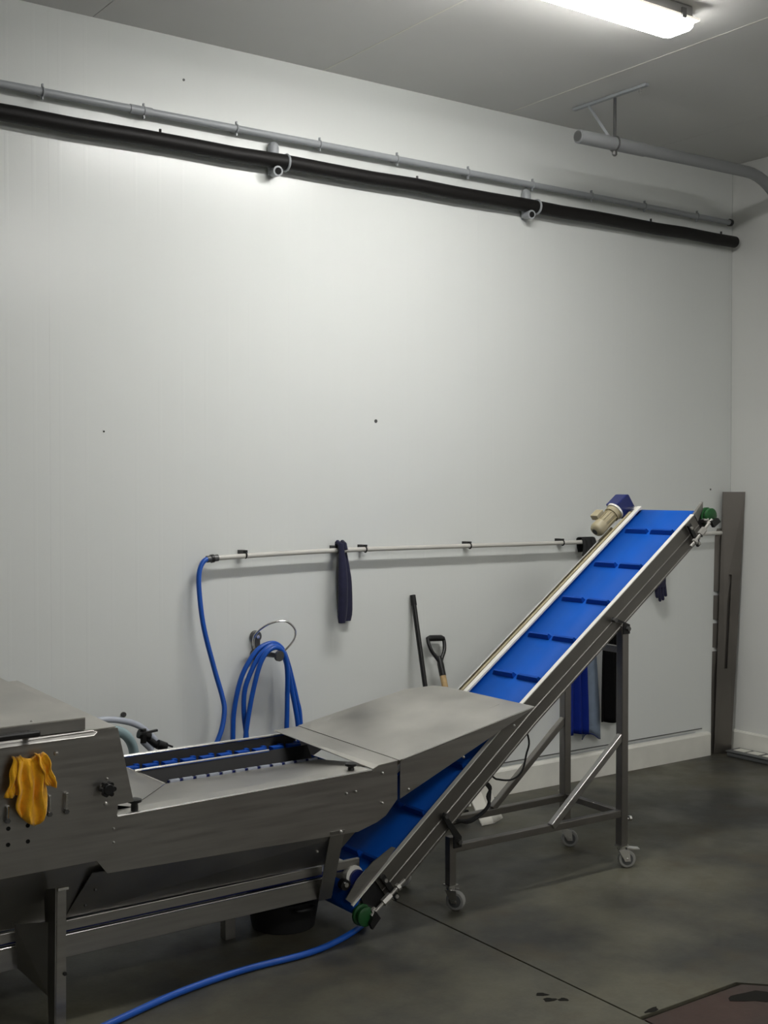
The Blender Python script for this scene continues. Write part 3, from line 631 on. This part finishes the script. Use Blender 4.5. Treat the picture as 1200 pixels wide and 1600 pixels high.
lid = obj('lid', B(prism, [(-5.7, YA + .0, .927), (-4.743, YA + .0, .930), (-4.743, -.56, .952), (-4.80, -.51, .954), (-5.7, -.51, .952)], (0, 0, .004)), 'steel_lit_top', fd)
obj('lid_lip', B(prism, P2([(-5.7, .928), (-4.743, .931), (-4.743, .896), (-5.7, .889)], YA - .001), (0, .003, 0)), 'steel', lid)
obj('lid_side_lip', B(prism, [(-4.7435, YA + .003, .930), (-4.7435, -.56, .952), (-4.7435, -.56, .925), (-4.7435, YA + .003, .896)], (-.003, 0, 0)), 'steel', lid)
hd = newbm(); bar(hd, (-5.12, YA - .026, .906), (-4.895, YA - .026, .907), .018, .02); 
obj('lid_handle', hd, 'black', lid, bevel=.006)
for x in (-5.10, -4.92): obj('handle_post', B(cyl, (x, YA - .02, .907), (x, YA, .907), .009, 10), 'black', lid)
bolt(-4.90, -1.32, .932, lid, .006)
bolt(-4.836, YA, .835, hf, .008); bolt(-4.678, YA, .657, hf, .007); bolt(-4.673, YA, .735, hf, .004)
for z in (.575, .532): bolt(-4.652, YA, z, hf, .004)
for x, z in ((-4.984, .629), (-4.925, .629), (-4.985, .581), (-4.925, .581)): obj('bolt_hole', B(cyl, (x, YA - .0012, z), (x, YA + .001, z), .0065, 12), 'hole', hf)
kb = obj('star_knob', B(cyl, (-4.684, YA - .045, .71), (-4.684, YA - .018, .71), .019, 14), 'black', hf, smooth=True, bevel=.004)
bm = newbm()
for k in range(6):
    a = R(60 * k); cyl(bm, (-4.684 + .017 * math.cos(a), YA - .044, .71 + .017 * math.sin(a)), (-4.684 + .017 * math.cos(a), YA - .02, .71 + .017 * math.sin(a)), .0075, 8)
obj('knob_lobes', bm, 'black', kb)['kind'] = 'stuff'
obj('knob_stem', B(cyl, (-4.684, YA - .02, .71), (-4.684, YA, .71), .010, 10), 'steel_br', kb)
for x, zt in ((-4.989, .70), (-4.861, .712), (-4.808, .712)):
    s = obj('pin', B(cyl, (x, YA - .012, zt), (x - .001, YA - .012, .662), .0042, 8), 'steel_br', hf, smooth=True)
    obj('pin_nut', B(cyl, (x - .001, YA - .018, .656), (x - .001, YA, .656), .008, 6), 'greydk', s)
    obj('pin_tip', B(cyl, (x, YA - .014, zt - .002), (x, YA, zt - .002), .0045, 8), 'steel_br', s)
obj('housing_belly', B(prism, [(-5.7, YA + .004, .478), (-4.652, YA + .004, .484), (-4.70, -1.215, .28), (-5.7, -1.215, .275)], (0, .003, .001)), 'steel_dk', fd)
# trough side with rolled lip
sp = plate('trough_side', [(-4.652, .612), (-3.665, .6245), (-3.64, .634), (-3.548, .641), (-3.548, .503), (-3.60, .45), (-3.64, .432), (-3.723, .411), (-4.672, .437), (-4.72, .50), (-4.72, .611)], YA + .0035, 'steel', fd)
obj('lip', B(tube, [(-4.64, YA, .6115), (-3.665, YA, .6245)], .004, 8), 'steel_br', sp, smooth=True)
for x, z in ((-3.774, .557), (-3.735, .558), (-3.618, .608), (-3.618, .499)): bolt(x, YA, z, sp, .005)
obj('flange', B(prism, [(-4.645, YA, .611), (-3.67, YA, .624), (-3.67, -1.285, .624), (-4.645, -1.285, .611)], (0, 0, .003)), 'steel_lit_top', fd)
obj('slope_plate', B(prism, [(-4.56, -1.285, .614), (-3.60, -1.285, .626), (-3.55, -.825, .555), (-4.22, -.825, .552)], (0, 0, -.003)), 'steel_lit_top', fd)
obj('end_slope', B(prism, [(-4.22, -.824, .553), (-4.33, -.735, .61), (-4.637, -.70, .66), (-4.637, -1.285, .635), (-4.56, -1.285, .616)], (-.003, 0, 0)), 'steel_lit_top', fd)
obj('far_side', B(box, -4.637, -3.56, YB, YB + .003, .43, .634), 'shaded_plate', fd)
obj('far_lip', B(tube, [(-4.637, YB, .634), (-3.60, YB, .636)], .006, 8), 'steel_br', fd, smooth=True)
obj('divider', B(prism, [(-4.33, -.760, .60), (-3.56, -.748, .60), (-3.55, -.79, .52), (-4.2, -.80, .52)], (0, .003, 0)), 'blackrub', fd)  # steel divider, coloured black for the dark room mirrored in its near face
obj('divider_lip', B(tube, [(-4.315, -.762, .60), (-3.74, -.75, .60)], .005, 8), 'steel_br', fd, smooth=True)
tb = obj('trough_belt', B(box, -4.63, -3.50, -.80, -.665, .535, .541), 'blue_belt', fd)
for k in range(10):
    x = -4.34 + .078 * k
    obj('belt_cleat', B(prism, [(x, -.738, .541), (x + .058, -.738, .541), (x + .054, -.738, .606), (x + .004, -.738, .606)], (0, .035, 0)), 'blue_cleat', tb)
    obj('belt_cleat', B(prism, [(x + .056, -.70, .541), (x + .073, -.70, .541), (x + .073, -.70, .606), (x + .056, -.70, .606)], (0, .02, 0)), 'blue_cleat', tb)
for k in range(12):
    x = -4.20 + .055 * k
    obj('belt_slat', B(prism, [(x, -.818, .55), (x + .04, -.818, .55), (x + .04, -.818, .560), (x, -.818, .560)], (0, .012, 0)), 'palehose', tb)
obj('slat_bar', B(bar, (-4.205, -.808, .553), (-3.55, -.808, .556), .008, .008), 'navyblue', tb)
for x, y in ((-4.572, -1.33), (-3.728, -1.31)):
    k_ = obj('clamp_knob', B(tube, [(x, y, .628), (x, y, .638), (x, y, .643), (x, y, .651), (x, y, .655)], [.011, .011, .023, .023, .012], 14), 'black', fd, smooth=True)
    obj('knob_stem', B(cyl, (x, y, .60), (x, y, .634), .012, 10), 'black', k_, smooth=True)
# cover over the outfall
obj('cover_strip', B(prism, [(-3.66, YA, .626), (-3.635, YA, .636), (-3.548, YA, .6425), (-3.548, YB, .657), (-3.662, YB, .654)], (0, 0, .003)), 'steel_lit_top', fd)
cp_ = obj('cover_plate', B(prism, [(-3.542, YA, .6425), (-2.877, YA, .769), (-2.875, -.79, .772), (-2.90, -.73, .772), (-3.0, -.66, .757), (-3.542, YB + .01, .658)], (0, 0, .003)), 'steel_lit_top', fd)
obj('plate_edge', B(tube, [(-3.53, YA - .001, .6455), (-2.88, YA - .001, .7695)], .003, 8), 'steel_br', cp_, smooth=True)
obj('raised_panel', B(prism, [(-3.22, -1.20, .7078), (-2.93, -1.20, .763), (-2.93, -.80, .766), (-3.22, -.76, .7115)], (0, 0, .0022)), 'steel_lit_top', cp_)
cf = plate('cover_front', [(-3.538, .639), (-2.880, .766), (-3.538, .503)], YA, 'steel', fd)
for x, z in ((-3.50, .532), (-3.24, .617), (-2.985, .708)): bolt(x, YA, z, cf, .005)
plate('cover_back', [(-3.54, .65), (-3.0, .752), (-3.54, .50)], YB, 'steel_dk', fd)
# belly, lower belt frame
obj('trough_belly', B(prism, [(-4.72, YA + .007, .445), (-3.73, YA + .007, .412), (-3.76, -1.212, .27), (-4.76, -1.212, .275)], (0, .003, .001)), 'steel_dk', fd)
obj('trough_belly', B(prism, [(-4.63, YB, .437), (-3.60, YB, .43), (-3.70, -.78, .27), (-4.70, -.78, .275)], (0, -.003, .001)), 'steel_dk', fd)
obj('frame_rail', B(box, -5.7, -3.79, -1.215, -1.20, .236, .268), 'steel', fd, bevel=.002)
obj('frame_rail', B(box, -3.745, -3.625, -1.215, -1.20, .236, .268), 'steel', fd, bevel=.002)
obj('channel', B(box, -5.7, -3.745, -1.215, -1.195, .150, .222), 'steel', fd, bevel=.002)
obj('channel_edge', B(tube, [(-5.7, -1.215, .222), (-3.75, -1.215, .222)], .0035, 8), 'steel_br', fd, smooth=True)
obj('channel', B(box, -5.7, -3.745, -.80, -.78, .150, .268), 'steel_dk', fd, bevel=.002)
obj('lower_belt', B(box, -5.65, -3.66, -1.19, -.81, .222, .236), 'navyblue', fd)
rl = obj('end_roller', B(cyl, (-3.645, -1.195, .205), (-3.645, -.80, .205), .034, 20), 'strip', fd, smooth=True)
obj('roller_cap', B(cyl, (-3.652, -1.222, .208), (-3.652, -1.196, .208), .037, 20), 'strip', rl, smooth=True)
obj('roller_collar', B(cyl, (-3.644, -1.232, .198), (-3.644, -1.221, .198), .033, 18), 'navyblue', rl, smooth=True)
obj('roller_bearing', B(cyl, (-3.70, -1.235, .185), (-3.70, -1.21, .185), .02, 12), 'black', rl, smooth=True)
obj('roller_bolt', B(cyl, (-3.70, -1.242, .187), (-3.70, -1.233, .187), .009, 8), 'steel_br', rl, smooth=True)
obj('hanger_bracket', B(prism, [(-3.782, YA - .002, .43), (-3.842, YA - .002, .43), (-3.81, -1.222, .145), (-3.755, -1.222, .145)], (0, .004, 0)), 'steel_dk', fd)
bolt(-3.80, YA - .002, .425, fd, .007); bolt(-3.86, -1.29, .35, fd, .005)
for x, z in ((-4.668, .425), (-4.69, .375), (-4.715, .325)): bolt(x, -1.32 + (.437 - z) * .4, z, fd, .005, 'greydk')
# legs
for y, s in ((-1.372, 1), (-.64, -1)):
    lg = obj('leg', B(prism, [(-4.843, y, .43), (-4.815, y, .43), (-4.818, y, .0), (-4.850, y, .0)], (0, .004 * s, 0)), 'steel', fd)
    obj('leg_flange', B(prism, [(-4.844, y + .002 * s, .43), (-4.850, y + .002 * s, .0), (-4.850, y + .05 * s, .0), (-4.844, y + .10 * s, .40)], (-.004, 0, 0)), 'steel_dk', lg)
    obj('leg_gusset', B(prism, [(-4.85, y + .06 * s, .31), (-4.93, y + .13 * s, .30), (-4.92, y + .13 * s, .16), (-4.85, y + .06 * s, .08)], (0, .004 * s, 0)), 'steel_dk', lg)
    obj('leg_bolt', B(cyl, (-4.822, y - .006, .165), (-4.822, y + .002, .165), .006, 8), 'black', lg)
    obj('leg_tab', B(prism, [(-4.845, y - .001, .432), (-4.812, y - .001, .432), (-4.812, y - .001, .424), (-4.845, y - .001, .424)], (0, -.012, 0)), 'steel_br', lg)
for x, y in ((-3.80, -.78), (-5.55, -1.2), (-5.55, -.8)):
    obj('leg', B(bar, (x, y, 0), (x, y, .26), .04, .04), 'steel_dk', fd)
obj('leg', B(bar, (-4.06, -1.0, 0), (-4.06, -1.0, .222), .04, .04), 'steel_dk', fd)

# yellow cloth on the housing pins
bm = newbm()
def lobe(x0, x1, top, bots, xb0, xb1, n, amp, yb, ph):
    def f(u, v):
        k = u * (len(bots) - 1); i = min(int(k), len(bots) - 2); bz = bots[i] + (bots[i + 1] - bots[i]) * (k - i)
        tz = top - .010 * math.sin(math.pi * u) ** 2
        vv = v; z = tz + (bz - tz) * vv
        x = (x0 + (x1 - x0) * u) * (1 - vv) + (xb0 + (xb1 - xb0) * u) * vv
        round_top = max(0, 1 - vv * 9)
        wr_ = .004 * math.sin(9 * u + 11 * vv + ph) + .0025 * math.sin(23 * u - 7 * vv)
        return (x + .003 * math.sin(12 * vv + 5 * u), yb + .016 * round_top - amp * (.5 + .5 * math.sin(2 * math.pi * n * u + ph + .8 * vv)) * min(1, vv * 2 + .3) - wr_ * vv, z - .006 * round_top)
    grid(bm, 24, 20, f)
lobe(-4.976, -4.945, .850, [.730, .727, .733], -5.004, -4.962, .8, .014, -1.372, 0)
lobe(-4.965, -4.888, .848, [.692, .668, .650, .640, .630, .636, .650, .690], -4.972, -4.874, 2.4, .018, -1.374, 1.0)
lobe(-4.912, -4.880, .853, [.752, .745, .742], -4.880, -4.851, .8, .014, -1.382, 2.0)
tag(obj('yellow_cloth', bm, 'yellow', None, smooth=True, solid=.005), 'mustard yellow cloth hung on the front of the steel housing', 'cloth')

# pale hose with valve behind the trough
t = thing('pale_hose', 'pale grey hose with black valve fittings behind the hopper trough', 'hose', (-4.2, -.45, .4))
obj('hose_tube', B(tube, smooth_path([(-4.75, -.40, .60), (-4.55, -.42, .70), (-4.40, -.44, .735), (-4.30, -.45, .738), (-4.228, -.45, .726), (-4.161, -.45, .701), (-4.106, -.45, .655), (-4.065, -.45, .60), (-4.03, -.45, .5), (-4.0, -.46, .35)], 6), .0125, 12), 'palehose', t, smooth=True)
obj('hose_tube', B(tube, smooth_path([(-4.40, -.36, .60), (-4.33, -.37, .665), (-4.26, -.38, .68), (-4.19, -.38, .66), (-4.15, -.38, .60), (-4.14, -.38, .5)], 6), .02, 12), 'tealhose', t, smooth=True)
v = obj('valve', B(cyl, (-4.165, -.47, .672), (-4.12, -.47, .655), .019, 12), 'black', t, smooth=True)
obj('valve_nut', B(cyl, (-4.15, -.48, .69), (-4.15, -.48, .635), .013, 6), 'black', v)
obj('valve_lever', B(bar, (-4.17, -.50, .676), (-4.10, -.50, .682), .012, .008), 'black', v)
obj('valve_neck', B(cyl, (-4.15, -.47, .64), (-4.11, -.47, .60), .012, 10), 'palehose', v, smooth=True)
obj('elbow', B(tube, smooth_path([(-4.13, -.47, .648), (-4.105, -.47, .628), (-4.085, -.47, .615), (-4.05, -.47, .608)], 3), .014, 10), 'black', v, smooth=True)
obj('coupling', B(cyl, (-4.09, -.48, .622), (-4.055, -.48, .606), .019, 12), 'black', v, smooth=True)
obj('coupling_lug', B(bar, (-4.06, -.49, .62), (-4.03, -.49, .606), .01, .008), 'black', v)

# black tub under the tail end, blue hose on the floor
t = thing('black_tub', 'black rubber tub on the floor under the conveyor tail', 'tub', (-3.70, -1.0, 0))
bm = newbm(); n = 28
ring = lambda r, z: [(-3.825 + r * math.cos(2 * math.pi * k / n), -1.0 + r * math.sin(2 * math.pi * k / n), z) for k in range(n)]
loft(bm, [ring(.10, .002), ring(.118, .002), ring(.135, .105), ring(.142, .105), ring(.142, .112), ring(.131, .112), ring(.114, .012), ring(.05, .012)])
obj('bowl', bm, 'blackrub', t, smooth=True)
for s in (-1, 1): obj('grip', B(tube, smooth_path([(-3.825 - .04, -1 + s * .138, .098), (-3.825 - .03, -1 + s * .165, .1), (-3.825 + .03, -1 + s * .165, .1), (-3.825 + .04, -1 + s * .138, .098)], 4), .007, 8), 'blackrub', t, smooth=True)
fh = smooth_path([(-3.52, -1.10, .012), (-3.60, -1.20, .012), (-3.75, -1.28, .012), (-3.924, -1.326, .012), (-4.175, -1.325, .012), (-4.433, -1.365, .012), (-4.688, -1.445, .012), (-5.0, -1.55, .012), (-5.5, -1.65, .012)], 6)
tag(obj('floor_hose', B(tube, fh, .0115, 10), 'hose', smooth=True), 'blue hose lying on the floor in front of the hopper feeder', 'hose')
